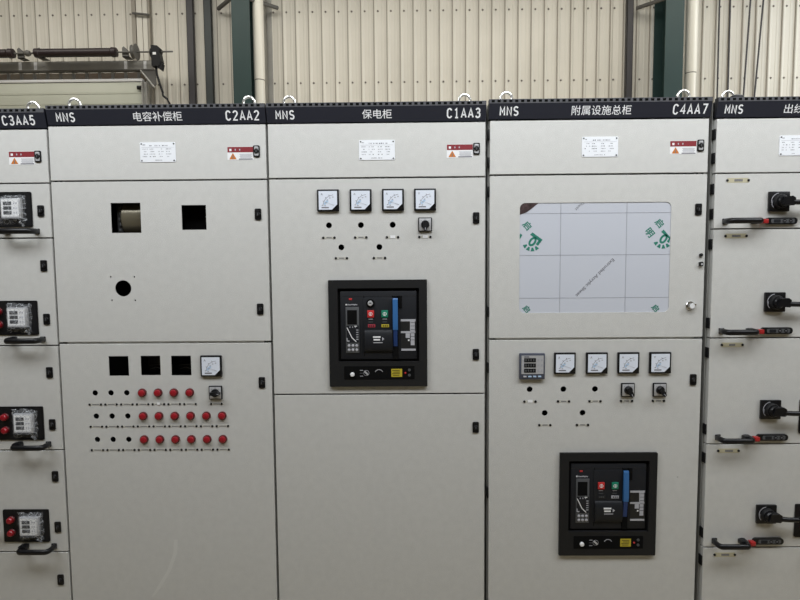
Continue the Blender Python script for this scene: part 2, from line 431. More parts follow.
# sectional overhead door and its lintel
def overhead_door():
    d = bpy.data.objects.new('door_1', None); col.objects.link(d); d['kind'] = 'structure'; d.location = (-4.75, 6.78, 0)
    b = MB()
    for k in range(9):
        z0 = k*.48; z1 = min(z0+.47, 4.32)
        b.box(-2.1, 2.08, 0, .05, z0, z1, DOORP, .006)
        b.box(-2.1, 2.08, -.006, 0, z0+.15, z0+.18, DOORP); b.box(-2.1, 2.08, -.006, 0, z0+.30, z0+.33, DOORP)
    link('panel', b.mesh('dp'), d)
    b = MB(); b.box(-2.1, 2.09, -.012, .06, 4.32, 4.36, WHITE, .003); link('top_seal', b.mesh('ts'), d)
    b = MB(); b.box(2.10, 2.16, -.03, .05, 0, 4.3, GALV); b.box(2.10, 2.115, -.08, -.03, 0, 4.3, GALV); link('track', b.mesh('tr'), d)
    b = MB(); b.box(-2.16, -2.10, -.03, .05, 0, 4.3, GALV); link('track', b.mesh('tr'), d)
    b = MB(); b.lathe([(.03, -.04), (.03, .02)], BLACK, (2.06, -.03, 4.22), 'x', 16); link('roller', b.mesh('ro'), d)
overhead_door()
b = MB()
b.box(-2.1, 2.30, 0, .006, 0, .125, GALV); b.box(-2.1, 2.30, 0, .10, .119, .125, GALV); b.box(-2.1, 2.30, 0, .10, -.012, 0, GALVD)
L = link('door_lintel', b.mesh('li', 0), None, (-4.75, 6.70, 4.475)); L['label'] = 'long galvanised channel over the overhead door, under the dark spring tubes'; L['category'] = 'beam'
for cx in (-4.46, -4.23, -2.87, -2.58):
    b = MB(); b.box(-.022, .022, -.004, 0, .004, .118, WHITE); link('clip', b.mesh('cl', 0), L, (cx+4.75, 0, 0), 'white clip')
b = MB(); b.prism([(2.10, 0), (2.32, 0), (2.32, -.22), (2.27, -.28), (2.22, -.24)], .01, .03, GALVD)
b.tube([(2.10, 0, -.02), (2.30, 0, -.27)], .014, GALV, 8)
link('gusset', b.mesh('gu', 20), L)
b = MB()
b.box(-6.85, -2.66, 6.86, 6.968, 4.365, 4.475, RUST)
x = X0+.06
while x < -2.7:
    if x > -6.8: b.box(x-.02, x+.02, 6.83, 6.86, 4.365, 4.475, GALV)
    x += .2
struct('trim_4', b.mesh('t', 0))

def torsion():
    t = thing('torsion_spring_shaft', 'dark torsion spring tubes on a thin shaft above the overhead door', 'door mechanism', (-4.75, 6.53, 4.665))
    b = MB(); b.lathe([(.012, -2.1), (.012, 2.66)], GALVD, (0, 0, 0), 'x', 12); link('shaft', b.mesh('sh'), t)
    for (a, c) in ((-1.9, .30), (.65, 1.82)):
        b = MB(); n = int((c-a)/.03)
        pr = [(.03, a-.02), (.066, a-.012), (.07, a+.05), (.062, a+.06)]
        for k in range(n): xx = a+.07+(c-a-.14)*k/n; pr += [(.062, xx), (.058, xx+.012)]
        pr += [(.062, c-.06), (.07, c-.05), (.066, c+.012), (.03, c+.02)]
        b.lathe(pr, SPRING, (0, 0, 0), 'x', 20); link('torsion_spring', b.mesh('sp'), t)
    for cx in (.40, .70, 1.95):
        b = MB(); b.prism([(-.045, -.062), (.055, -.062), (.04, .04), (-.02, .09), (-.045, .07)], -.01, .01, GALVD); b.box(-.045, .055, -.01, .12, -.062, -.052, GALVD)
        link('bracket', b.mesh('br', 20), t, (cx, .03, 0))
    b = MB(); b.lathe([(.03, -.04), (.045, -.01), (.045, .01), (.03, .04)], GALVD, (.52, 0, 0), 'x', 16); link('coupler', b.mesh('co'), t)
    b = MB(); b.lathe([(.05, -.035), (.10, -.03), (.085, -.015), (.085, .015), (.115, .03), (.05, .035)], GALVD, (2.10, 0, 0), 'x', 24); link('cable_drum', b.mesh('dr'), t)
    return t
TS = torsion()
def hoist(ts):
    b = MB(); b.prism([(-.06, -.16), (.05, -.16), (.08, -.09), (.055, .03), (.07, .09), (.03, .13), (-.06, .14)], -.06, .06, BLACK)
    b.prism([(0, -.16), (.075, -.22), (.10, -.13), (.06, -.09)], -.05, .03, BLACK); b.lathe([(.07, -.08), (.07, -.06)], BLACK, (0, 0, .04), 'x', 18)
    o = link('chain_hoist', b.mesh('hb', 20), ts, (2.425, 0, -.06), 'black hoist box at the end of the shaft')
    b = MB(); b.box(-.035, .012, -.063, -.06, .0, .035, WHITE); link('sticker', b.mesh('st', 0), o, (0, 0, 0), 'white sticker')
    b = MB(); P = [(-.02, 0, -.15), (-.01, 0, -.26), (.01, 0, -.34), (.04, 0, -.44), (.065, 0, -.52), (.07, 0, -.57), (.13, 0, -.62), (.16, 0, -.68), (.165, 0, -.78), (.16, 0, -1.6), (.165, 0, -2.4)]
    b.tube(P, .017, BLACK, 8); link('cord', b.mesh('co'), o)
hoist(TS)
# ------------------------------------------------------------ cabinet components (origin on the door face, front is -Y)
def m_meter(letter):
    b = MB(); s = .040
    b.box(-s, s, -.010, 0, -s, s, BLACKG, .0025)
    b.box(-.036, .036, 0, .05, -.036, .036, BLACK)
    return b.mesh('panel_meter')
def m_dial(letter):
    b = MB(); s = .0335; c = .019
    b.prism([(-s, -s), (s-c, -s), (s, -s+c), (s, s), (-s, s)], -.0112, -.0098, DIAL)
    R, cx, cz = .040, .022, -.020
    b.ring(cx, cz, R, R-.0011, -.0118, -.0111, INK, 20, PI*.52, PI*.98)
    for k in range(5):
        a = PI*(.52+.46*k/4); r0, r1 = R-.001, R+.0045
        if k: 
            p = (cx+r0*math.cos(a), cz+r0*math.sin(a)); q = (cx+r1*math.cos(a), cz+r1*math.sin(a)); n = (-math.sin(a)*.0008, math.cos(a)*.0008)
            b.prism([(p[0]-n[0], p[1]-n[1]), (q[0]-n[0], q[1]-n[1]), (q[0]+n[0], q[1]+n[1]), (p[0]+n[0], p[1]+n[1])], -.0118, -.0111, INK)
        for j in range(1):
            rr = R-.008; b.cb(cx+rr*math.cos(a+.05), cz+rr*math.sin(a+.05), .0055, .0035, -.0118, -.0111, INKL)
    b.prism([(-.012, -.018), (.002, -.004), (.0, .004), (-.016, -.01)], -.0116, -.0111, DIALB)
    text_to(b, letter, -.022, .022, .007, .008, -.0114, INK)
    b.cb(-.010, -.026, .026, .004, -.0118, -.0111, INK)
    return b.mesh('dial')
def m_needle():
    b = MB(); b.prism([(.021, -.0185), (.0225, -.0175), (-.010, -.006)], -.0124, -.0119, INKL); return b.mesh('needle', 0)
def meter(p, x, z, letter='A', y=0):
    o = link('panel_meter', once(('meter',), lambda: m_meter(letter)), p, (x, y, z))
    link('dial', once(('dial', letter), lambda: m_dial(letter)), o)
    link('needle', once(('needle',), m_needle), o)
def lamp(p, x, z):
    def a():
        b = MB(); b.lathe([(.011, -.03), (.011, 0), (.0163, 0), (.0163, .005), (.0148, .008)], REDRING, n=24); return b.mesh('indicator_light')
    def c():
        b = MB(); b.lathe([(.0128, .005), (.0128, .011), (.011, .0145), (.007, .0165), (.001, .017)], REDL, n=24); return b.mesh('lens')
    o = link('indicator_light', once('lamp', a), p, (x, 0, z)); link('lens', once('lens', c), o)
def tag(p, x, z, w_=.034, cap=.020, scr=.020, h_=.0095, m=TAG, cover=False):
    def a():
        b = MB(); b.cb(0, 0, w_+.014, h_, -.0006, 0, m)
        rnd = random.Random(int(w_*1e4)+len(CACHE)); xx = -cap/2
        while xx < cap/2: ww = rnd.uniform(.003, .005); b.cb(xx+ww/2, 0, ww*.8, h_*.5, -.0009, -.0005, INK); xx += ww
        if cover: b.cb(.001, .001, w_*.62, h_*1.25, -.0014, -.0009, WHITE)
        return b.mesh('name_tag')
    def s():
        b = MB(); r = min(.0046, h_*.6); b.lathe([(r, 0), (r, .0022), (r*.6, .0034)], BLACK, n=12); return b.mesh('screw')
    key = (w_, cap, h_, cover, m.name)
    o = link('name_tag', once(('tag',)+key, a), p, (x, 0, z))
    for q in (-scr, scr): link('screw', once(('scr', h_), s), o, (q, 0, 0))
def switch(p, x, z, ang):
    def a():
        b = MB(); b.box(-.0255, .0255, -.008, 0, -.026, .026, BLACKG, .003); b.box(-.0215, .0215, -.0095, -.0079, -.022, .022, SILVER, .0005)
        for k in range(3):
            aa = PI*(.25+.25*k); b.cb(.019*math.cos(aa), .019*math.sin(aa), .003, .0015, -.0100, -.0094, INK)
        b.box(-.02, .02, 0, .05, -.02, .02, BLACK)
        return b.mesh('selector_switch')
    def k():
        b = MB(); b.lathe([(.0155, .009), (.0155, .014), (.0135, .018)], BLACK, n=28)
        b.prism([(-.006, -.013), (.006, -.013), (.0075, .012), (.004, .0225), (-.004, .0225), (-.0075, .012)], -.032, -.017, BLACK)
        b.cb(0, .016, .002, .008, -.0325, -.0319, INKL)
        return b.mesh('knob')
    o = link('selector_switch', once('switch', a), p, (x, 0, z)); kn = link('knob', once('swknob', k), o); kn.rotation_euler = (0, ang, 0)
def lock(p, x, z, pale=False, y=0):
    def a():
        b = MB(); b.prism(rrect(0, 0, .0235, .041, .004), -.004+0, 0, BLACKG)
        if pale: b.prism(rrect(0, 0, .0155, .032, .003), -.0052, -.004, SILVER)
        b.lathe([(.0085, .004), (.0085, .0075), (.007, .009)], BLACK, n=16)
        b.cb(0, .0125, .011, .007, -.006, -.004, BLACK if not pale else SILVER, .0005)
        b.cb(0, 0, .0025, .010, -.0095, -.0088, GREYP)
        b.box(-.009, .009, 0, .03, -.017, .017, BLACK)
        return b.mesh('door_lock')
    link('door_lock', once(('lock', pale), a), p, (x, y, z))
def nameplate(p, x, z, smudge=False):
    b = MB(); b.prism(rrect(0, 0, .130, .071, .004), -.0018, 0, PLATE)
    rnd = random.Random(int(x*1000)+int(z*100)+(5 if smudge else 0))
    def line(x0, x1, zz, h_=.0026):
        xx = x0
        while xx < x1:
            ww = rnd.uniform(.002, .006)
            if rnd.random() < .75: b.cb(xx+ww/2, zz, ww*.8, h_, -.0022, -.0017, INKL if rnd.random() < .6 else INK)
            xx += ww+.001
    line(-.030, .035, .0235, .0035); line(-.055, -.048, .0265, .003)
    b.cb(0, .0175, .118, .0008, -.0021, -.0017, INKL)
    for k in range(4):
        zz = .0115-.009*k
        line(-.056, -.040, zz); line(-.030, -.012, zz); line(.003, .018, zz); line(.030, .046, zz)
    line(-.02, .02, -.0285)
    o = link('nameplate', b.mesh('nameplate', 0), p, (x, 0, z))
    def s():
        q = MB(); q.lathe([(.0028, .0015), (.0028, .003), (.0015, .004)], GREYP, n=10); return q.mesh('rivet')
    for sx in (-1, 1):
        for sz in (-1, 1): link('rivet', once('rivet', s), o, (sx*.059, 0, sz*.030))
def warning(p, x, z):
    def a():
        b = MB(); b.cb(0, 0, .095, .048, -.0006, 0, WHITE)
        b.cb(0, .0135, .0935, .0195, -.0010, -.0005, RED)
        b.cb(-.036, .0125, .008, .008, -.0014, -.0009, WHITE)
        for k in range(2): b.cb(-.018+.016*k, .013, .004, .006, -.0014, -.0009, INKL)
        b.prism([(-.041, -.021), (-.014, -.021), (-.0275, .0015)], -.0010, -.0005, ORANGE)
        b.cb(-.0275, -.0120, .0028, .010, -.0014, -.0009, INK); b.cb(-.0275, -.0190, .0028, .0022, -.0014, -.0009, INK)
        for k in range(4): b.cb(.0195, -.003-.0042*k, .045-.004*(k % 2), .0022, -.0010, -.0005, INKL)
        b.cb(.0195, -.0205, .050, .0035, -.0010, -.0005, INK)
        return b.mesh('warning_label')
    link('warning_label', once('warn', a), p, (x, 0, z))

def door_slab(parent, x0, x1, z0, z1, holes=(), name='door'):
    """folded sheet-metal door: 2 mm skin with cut-outs and a 22 mm return all round"""
    b = MB(); cx, cz, w_, h_ = (x0+x1)/2, (z0+z1)/2, x1-x0, z1-z0
    sheet(b, rrect(cx, cz, w_-.0016, h_-.0016, .0008, 2), [list(h) for h in holes], 0, .002, PAINT)
    rin = rrect(cx, cz, w_-.004, h_-.004); ro = rrect(cx, cz, w_, h_); rf = rrect(cx, cz, w_-.0016, h_-.0016)
    v = []; fc = []
    for ring_, y in ((rf, 0), (ro, .001), (ro, .024), (rin, .024), (rin, .0021)): v += [(x, y, z) for x, z in ring_]
    for i in range(4):
        for k in range(4): fc.append((i*4+k, i*4+(k+1) % 4, (i+1)*4+(k+1) % 4, (i+1)*4+k))
    b.add(v, fc, PAINT)
    return link(name, b.mesh('door', 0), parent)

def lifting_eye(p, x, y, z):
    def a():
        b = MB(); n = 28; b.tube([(.0205*math.cos(2*PI*k/n), 0, .013+.0205*math.sin(2*PI*k/n)+.006) for k in range(n)], .0048, ZINC, 10, closed=True)
        b.lathe([(.013, -.012), (.013, -.004), (.008, 0)], ZINC, (0, 0, 0), 'z', 16); return b.mesh('lifting_eye')
    o = link('lifting_eye', once('eye', a), p, (x, y, z)); return o

def cabinet(X, W, dz, label, header_texts, hdr=(0.004, None), x_in=0.004, seam_z=()):
    t = thing('switchgear_cabinet', label, 'cabinet', (X, 0, 0), 'grey switchgear cabinets standing in a row')
    top = 2.190+dz; b = MB(); D = .80; xi = max(0, x_in-.005)
    b.box(xi, xi+.002, .024, D, .10, top, FRAME); b.box(W-.004, W-.002, .024, D, .10, top, FRAME)
    b.box(xi+.002, W-.004, D-.002, D, .10, top, INNER); b.box(xi, W-.002, .012, D, top-.002, top, FRAME)
    b.box(xi+.002, W-.004, .06, D-.002, .10, .103, INNER)
    b.box(xi+.0025, xi+.004, .05, D-.003, .104, top-.004, INNER); b.box(W-.0062, W-.0045, .05, D-.003, .104, top-.004, INNER)
    # front frame: posts and rails set behind the doors
    b.box(xi+.002, xi+.028, .026, .05, .10, 2.13+dz, FRAME); b.box(W-.030, W-.004, .026, .05, .10, 2.13+dz, FRAME)
    for z in seam_z:
        if abs(z-1.935) > .03: b.box(xi+.028, W-.030, .026, .05, z-.02, z+.02, FRAME)
    b.box(xi+.028, W-.030, .026, .05, 2.115+dz, 2.13+dz, FRAME)
    link('carcass', b.mesh('carcass', 0), t)
    b = MB(); b.box(xi, W-.002, .03, D, 0, .10, DARKCH); link('plinth', b.mesh('pl', 0), t)
    # header
    h0 = hdr[0]; h1 = hdr[1] if hdr[1] else W-.001; b = MB()
    zb, zf, zt = 2.1335+dz, 2.1855+dz, 2.2005+dz
    b.xprism([(.012, zb), (0, zb), (-.0125, zf), (-.0125, zt), (.012, zt)], h0, h1, HEAD)
    b.box(h0+.0005, h1-.0005, -.0132, -.0125, zf, zt-.0003, STRIP)
    n = int((h1-h0-.012)/.021)
    for k in range(n):
        xx = h0+.014+k*.021; b.cb(xx, (zf+zt)/2+.0005, .0115, .0085, -.0137, -.0131, HOLE)
    for xx in (h0+.03, h1-.03): b.cb(xx, zb-.0015, .008, .004, .002, .011, BLACK)
    hd = link('header_panel', b.mesh('header', 0), t)
    tl = (zf-zb); sl = -.0125/tl; zc = (zb+zf)/2; yc = -.00625
    for body, xa, xb, hh, bold in header_texts:
        b = MB(); cx = (xa+xb)/2
        if body.isascii(): strokes_to(b, body, 0, zc, xb-xa, hh, yc-.0002, WHITE, sl)
        else: text_to(b, body, 0, zc, xb-xa, hh, yc-.0004, WHITE, tilt=sl, bold=bold)
        link('lettering', b.mesh('letters', 0), hd, (cx, 0, 0), 'white lettering')
    return t
def hinges(t, spots, dz=0, x=.001):
    for z in spots:
        b = MB(); b.box(x, x+.0045, .003, .026, -.019, .019, BLACK, .0008); link('hinge', once(('hinge', x), lambda: b.mesh('hinge')), t, (0, 0, z+dz))
def seambolts(t, pts):
    def a():
        b = MB(); b.lathe([(.0035, -.002), (.0035, .004)], BLACK, n=8); return b.mesh('bolt')
    for x, z in pts: link('bolt', once('sbolt', a), t, (x, .018, z))

# ------------------------------------------------------------ withdrawable-unit cabinets (C3AA5 and the right-hand one)
def d_handle(p, xa, xb, z, flip):
    def a():
        b = MB(); L_ = xb-xa; path = []
        d = .050
        for k in range(5): g = PI/2*k/4; path.append((.012-.012*math.cos(g)-.0, -d+.020-.020*math.sin(g), 0))
        path = [(0.004, .001, 0), (.0, -.012, 0)]+path
        rgt = [(L_-x, y, zz) for x, y, zz in reversed(path)]
        b.tube(path+rgt, .0085, BLACKG, 12, rz=.0105)
        for xx in (.004, L_-.004): b.box(xx-.010, xx+.010, -.005, 0, -.0105, .0105, BLACKG, .002)
        xx = L_-.004 if not flip else .004
        b.box(xx-.016, xx+.012, -.028, 0, -.0075, .0095, BLACKG, .003)
        return b.mesh('pull_handle')
    return link('pull_handle', once(('dh', round(xb-xa, 3), flip), a), p, (xa, 0, z))
def latch_plate(p, x0, x1, z):
    def a():
        b = MB(); W_ = x1-x0; b.prism(rrect(W_/2, 0, W_, .024, .011), -.010, 0, BLACKG)
        b.prism(rrect(W_/2+.004, 0, W_-.03, .015, .005), -.0115, -.010, GREYP)
        b.prism(rrect(.040, 0, .024, .011, .002), -.0125, -.0112, ACB)
        for xx in (.066, .088): b.lathe([(.007, .011), (.007, .0125)], BLACK, (xx, 0, 0), 'y', 16); b.cb(xx, 0, .007, .0012, -.0131, -.0124, INKL)
        return b.mesh('latch_plate')
    def r():
        b = MB(); b.box(-.020, -.001, -.030, -.008, -.009, .007, LATCHR, .002); return b.mesh('latch_button')
    o = link('latch_plate', once('latchp', a), p, (x0, 0, z)); link('latch_button', once('latchr', r), o, (0, 0, 0), 'red button')
def rotary(p, x, z):
    def a():
        b = MB(); b.box(-.037, .037, -.012, 0, -.036, .036, BLACKG, .003)
        b.ring(0, 0, .031, .029, -.0128, -.0119, INKL, 20, PI*.55, PI*1.25)
        b.cb(-.028, -.004, .004, .014, -.0128, -.0119, INKL)
        b.lathe([(.026, .012), (.026, .022), (.022, .028)], BLACK, n=28)
        return b.mesh('rotary_switch')
    def h():
        b = MB()
        b.lathe([(.019, .028), (.019, .036), (.016, .040)], BLACKG, (.0, 0, 0), 'y', 20)
        b.prism([(-.012, -.013), (.030, -.017), (.036, -.012), (.036, .010), (.026, .017), (-.004, .014)], -.046, -.028, BLACKG)
        b.tube([(.020, -.036, -.003), (.040, -.040, -.005), (.060, -.042, -.006), (.090, -.043, -.006), (.116, -.043, -.006)], .0085, BLACKG, 12, rz=.0092)
        b.box(.095, .121, -.052, -.034, -.0165, .0035, BLACKG, .004)
        return b.mesh('lever')
    o = link('rotary_switch', once('rot', a), p, (x, 0, z)); link('lever', once('rotl', h), o)
def operator_panel(p, x0, x1, zc):
    def a():
        b = MB(); W_ = x1-x0; b.prism(rrect(W_/2, 0, W_, .128, .005), -.004, 0, BLACKG)
        b.prism(rrect(W_/2, 0, W_-.008, .120, .004), -.0048, -.004, BLACK)
        return b.mesh('operator_panel')
    def mm():
        b = MB(); b.box(-.036, .036, -.020, -.004, -.036, .036, SILVER, .002)
        b.box(-.032, .030, -.0212, -.0199, -.030, .032, WHITE)
        for k in range(3): b.cb(-.010, .018-.017*k, .030, .0125, -.0222, -.0211, ACB)
        for i in range(2):
            for k in range(3): b.cb(.014+.009*i, .018-.017*k, .005, .006, -.0218, -.0211, INKL)
        for k in range(4): b.cb(-.024+.014*k, -.0325, .008, .004, -.0215, -.0199, INKL)
        return b.mesh('meter')
    def film():
        rnd = random.Random(len(CACHE)); n = 14; v = []; fc = []
        for i in range(n):
            for j in range(n):
                u, w_ = i/(n-1)-.5, j/(n-1)-.5
                e = max(abs(u), abs(w_)); x = u*.094+rnd.uniform(-.004, .004)*(e > .4); z = w_*.106+rnd.uniform(-.005, .005)*(e > .4)
                y = (-.0255 if e < .36 else -.006-.016*(.5-e)/.14)+rnd.uniform(-.002, .001)*(.4 if e < .36 else 1)
                v.append((x, y, z))
        for i in range(n-1):
            for j in range(n-1): fc.append((i*n+j, (i+1)*n+j, (i+1)*n+j+1, i*n+j+1))
        b = MB(); b.add(v, fc, FILM); b.tube([(.03, -.02, -.045), (.04, -.012, -.058), (.036, -.010, -.062)], .004, FILM, 6)
        return b.mesh('plastic_wrap', 20)
    def bt():
        b = MB(); b.lathe([(.0145, .004), (.0145, .008), (.013, .010)], REDRING, n=20); b.lathe([(.012, .009), (.012, .018), (.009, .022), (.002, .0232)], REDL, n=20); return b.mesh('push_button')
    o = link('operator_panel', once('opp', a), p, (x0, 0, zc))
    link('meter', once('opm', mm), o, (.108, 0, .003)); link('plastic_wrap', once(('film', random.random()), film), o, (.108, 0, 0), 'crinkled clear plastic wrap')
    for q in (.025, -.025): link('push_button', once('opb', bt), o, (.033, 0, q))

def drawer_cabinet(X, dz, label, texts, hdr, x_in, x_out, name_x, np_=True):
    W = .600
    seams = [1.935, 1.735, 1.335, .935, .535]
    t = cabinet(X, W, dz, label, texts, hdr, x_in, [s+dz for s in seams])
    g = .0025
    zs = [2.130]+seams+[.12]
    for i in range(6):
        z1, z0 = zs[i]+dz, zs[i+1]+dz
        first = i == 0; last = i == 5
        door_slab(t, x_in, x_out, z0+g, z1-g, (), 'door' if (first or last) else 'drawer')
        if first:
            nameplate(t, .306, 2.031+dz); lock(t, .562, 2.031+dz, True); warning(t, .502, 2.026+dz)
            continue
        if last:
            lock(t, .562, .424+dz); tag(t, .098, .509, .062, .026, .038, .0170, CREAM)
            continue
        tag(t, .098, z1-.0255, .062, .022+.004*(i % 3), .038, .0170, CREAM)
        base = z0; pc = base+.105
        operator_panel(t, .354, .530, pc)
        d_handle(t, .052, .164, base+.027, False); d_handle(t, .432, .548, base+.024, True)
        latch_plate(t, .198, .312, base+.027)
        rotary(t, .244, base+(.0965 if i == 1 else .1325))
        lock(t, .562, base+.099)
        if i > 1: lock(t, .562, z1-.102)
    return t, seams

# C3AA5 (partly in view, left edge)
c3, sm = drawer_cabinet(-.600, -.009, 'grey switchgear cabinet lettered C3AA5 with film-wrapped meters on black panels', [('C3AA5', .438, .564, .035, .012)], (.004, .5992), .004, .596, 0)
lifting_eye(c3, .534, .03, 2.185)
lifting_eye(c3, .06, .03, 2.185)
seambolts(c3, [(.585, z-.009) for z in sm])
# right-hand one
c5, sm = drawer_cabinet(2.406, .003, 'grey switchgear cabinet with black rotary lever switches and red latch buttons', [('MNS', .037, .107, .032, .012), ('出线柜', .250, .357, .031, .004)], (.0125, .599), .0165, .596, 0)
lifting_eye(c5, .068, .03, 2.196); lifting_eye(c5, .53, .03, 2.196)
b = MB(); b.lathe([(.024, 0), (.027, .012), (.024, .022), (.014, .028), (.002, .029)], BLACK, (0, 0, 0), 'z', 24)
solo('cable_coil', b.mesh('lump'), 'small black rubber coil lying on top of the cabinet with lever switches', 'coil', (2.406+.099, .030, 2.1935))
for s0, s1 in ((2.130, 1.935), (1.935, 1.735), (1.735, 1.335), (1.335, .935), (.935, .535), (.535, .12)):
    hinges(c5, [s0-.055, s1+.055], .003, .0115)
# ------------------------------------------------------------ air circuit breaker (origin = centre of the bezel)
def breaker(p, x, z, first):
    o_ = lambda a, b_: ((a-276)*.000709, (303.5-b_)*.000718)
    W2, H2 = .1815, .1985
    b = MB()
    sheet(b, rrect(0, 0, 2*W2, 2*H2, .003), [rrect(*o_(279, 260), .300, .273, .002)], -.012, -.009, ACBF)
    hx, hz = o_(279, 260)
    for q in (rrect(0, 0, 2*W2, 2*H2),):
        sheet(b, rrect(0, 0, 2*W2-.001, 2*H2-.001), [rrect(0, 0, 2*W2-.008, 2*H2-.008)], -.009, 0, ACBF)
    sheet(b, rrect(hx, hz, .308, .281), [rrect(hx, hz, .300, .273)], -.009, .03, ACBD)
    bez = link('circuit_breaker', b.mesh('breaker_bezel', 0), p, (x, 0, z))
    # body
    b = MB(); b.box(hx-.15, hx+.15, .0, .25, hz-.1365, hz+.1365, HOLE)
    cx, cz = o_(279, 262); b.box(cx-.141, cx+.141, -.006, .03, cz-.127, cz+.127, ACB, .003)
    b.box(cx-.141, cx+.141, -.0064, -.006, cz+.108, cz+.1095, ACBD)
    xx, zz = o_(277, 262); b.box(xx-.054, xx+.054, -.0085, -.006, cz-.10, cz+.102, ACB, .001)
    for ax in (204, 352): xx, zz = o_(ax, 262); b.box(xx-.0012, xx+.0012, -.0068, -.0059, cz-.115, cz+.11, HOLE)
    # slot for the charging lever
    x0, z0 = o_(353, 112); x1, z1 = o_(382, 438); b.box(x0, x1, -.0095, -.0084+.0025, z1, z0, HOLE)
    x0, z0 = o_(376, 110); x1, z1 = o_(402, 172); b.box(x0, x1, -.0095, -.0059, z1, z0, HOLE)
    link('body', b.mesh('body'), bez)
    # trip unit with screen, curve diagram and keypad
    b = MB(); x0, z0 = o_(108, 166); x1, z1 = o_(178, 404); b.box(x0, x1, -.0085, -.005, z1, z0, GREYP, .001)
    x0, z0 = o_(112, 262); x1, z1 = o_(176, 350); b.box(x0, x1, -.0090, -.0084, z1, z0, ACB)
    P = [o_(114, 272), o_(128, 300), o_(140, 325), o_(162, 346)]
    for a_, c_ in zip(P, P[1:]):
        dx, dzz = c_[0]-a_[0], c_[1]-a_[1]; L_ = math.hypot(dx, dzz); nx, nz = -dzz/L_*.0014, dx/L_*.0014
        b.prism([(a_[0]-nx, a_[1]-nz), (c_[0]-nx, c_[1]-nz), (c_[0]+nx, c_[1]+nz), (a_[0]+nx, a_[1]+nz)], -.0095, -.0089, WHITE)
    q = o_(120, 342); b.cb(q[0], q[1], .009, .004, -.0095, -.0089, INKL)
    q = o_(114, 334); b.cb(q[0], q[1], .003, .012, -.0095, -.0089, INKL)
    for k in range(3): q = o_(130+14*k, 270); b.cb(q[0], q[1], .003, .005, -.0095, -.0089, INKL)
    for k in range(5): q = o_(168, 285+12*k); b.cb(q[0], q[1], .008, .003, -.0095, -.0089, INKL)
    for i in range(3):
        for k in range(2): q = o_(124+20*i, 366+22*k); b.lathe([(.0052, .008), (.0052, .0098), (.004, .0105)], INKL, (q[0], 0, q[1]), 'y', 12)
    q = o_(160, 265); b.cb(q[0], q[1], .010, .003, -.0100, -.0089, WHITE)
    tu = link('trip_unit', b.mesh('trip'), bez)
    b = MB(); x0, z0 = o_(116, 182); x1, z1 = o_(167, 256); b.box(x0, x1, -.0092, -.008, z1, z0, HOLE); link('screen', b.mesh('scr', 0), bez)
    b = MB(); q = o_(134, 126); b.cb(q[0], q[1], .011, .006, -.0075, -.0055, BTNR, .001); link('pilot_lamp', b.mesh('pl'), bez, (0, 0, 0), 'red pilot lamp')
    b = MB(); q = o_(112, 154); b.cyl(q[0], q[1], .003, -.0068, -.0058, WHITE, 10)
    q = o_(144, 155); xx = -.020
    rnd = random.Random(3)
    while xx < .020: b.cb(q[0]+xx, q[1]+rnd.choice((0, 0, .0008)), .0034, rnd.choice((.004, .005, .0035)), -.0068, -.0058, INKL); xx += .0045
    link('brand_strip', b.mesh('bs', 0), bez)
    # key lock / buttons / indicators
    if first:
        b = MB(); q = o_(238, 147); b.lathe([(.0155, .008), (.0155, .012), (.014, .0135)], HOLE, (q[0], 0, q[1])); b.lathe([(.0095, .012), (.0095, .0165), (.008, .018)], SILVER, (q[0], 0, q[1]))
        b.cb(q[0], q[1]+.001, .008, .0025, -.0186, -.0178, HOLE); link('key_lock', b.mesh('kl'), bez, (0, 0, 0), 'round silver key lock')
    for (a_, m_, nm) in ((239, BTNR, 'red off button'), (312, BTNG, 'green on button')):
        q = o_(a_, 202); b = MB(); b.cb(0, 0, .0245, .0265, -.013, -.008, m_, .001); b.ring(0, 0, .007, .0052, -.0137, -.0129, WHITE, 12); b.cb(0, .001, .0022, .010, -.0137, -.0129, WHITE)
        link('push_button', b.mesh('pb'), bez, (q[0], 0, q[1]), nm)
    b = MB()
    for a_ in (239, 312):
        for zz_ in (229, 244): q = o_(a_, zz_); b.cb(q[0], q[1], .016, .0022, -.0091, -.0084, INKL if zz_ == 229 else GREYP)
    q = o_(243, 264); b.cb(q[0], q[1], .027, .011, -.0098, -.0084, TXR if first else ACBD, .0005)
    q = o_(314, 264); b.cb(q[0], q[1], .028, .011, -.0098, -.0084, YEL if first else INKL, .0005)
    for k in range(3):
        q = o_(233+10*k, 264); b.cb(q[0], q[1], .0035, .006, -.0105, -.0097, ACBD if first else GREYP)
        q = o_(304+10*k, 264); b.cb(q[0], q[1], .0035, .006, -.0105, -.0097, ACBD)
    link('position_indicator', b.mesh('pi', 0), bez)
    # bulging cover in the middle
    x0, z0 = o_(207, 284); x1, z1 = o_(351, 399); b = MB(); n = 12; pr = []
    for k in range(n+1): g = PI*k/n; pr.append((-.0084-.011*math.sin(g), (z0+z1)/2+(z0-z1)/2*math.cos(g)))
    b.xprism(pr+[(-.006, z1), (-.006, z0)], x0, x1, ACB)
    for k, (zz_, ww) in enumerate(((320, .028), (334, .024), (349, .034))):
        q = o_(270 if k < 2 else 276, zz_); b.cb(q[0], q[1], ww, .0055 if k < 2 else .003, -.0202+(.0008 if k == 2 else 0), -.0170, WHITE if k < 2 else INKL)
    q = o_(302, 330); b.prism([(q[0]-.003, q[1]-.007), (q[0]+.005, q[1]), (q[0]-.003, q[1]+.007)], -.0200, -.0170, INKL)
    link('cover', b.mesh('cov'), bez)
    # blue charging lever
    x0, z0 = o_(354, 122); x1, z1 = o_(380, 284); b = MB()
    b.xprism([(-.007, z0), (-.016, z0), (-.018, z0-.004), (-.022, z1+.02), (-.019, z1), (-.007, z1)], x0, x1, BLUE)
    x2, z2 = o_(378, 370); b.xprism([(-.018, z1), (-.007, z1), (-.007, z2), (-.010, z2)], x0+.002, x1-.002, BLUED)
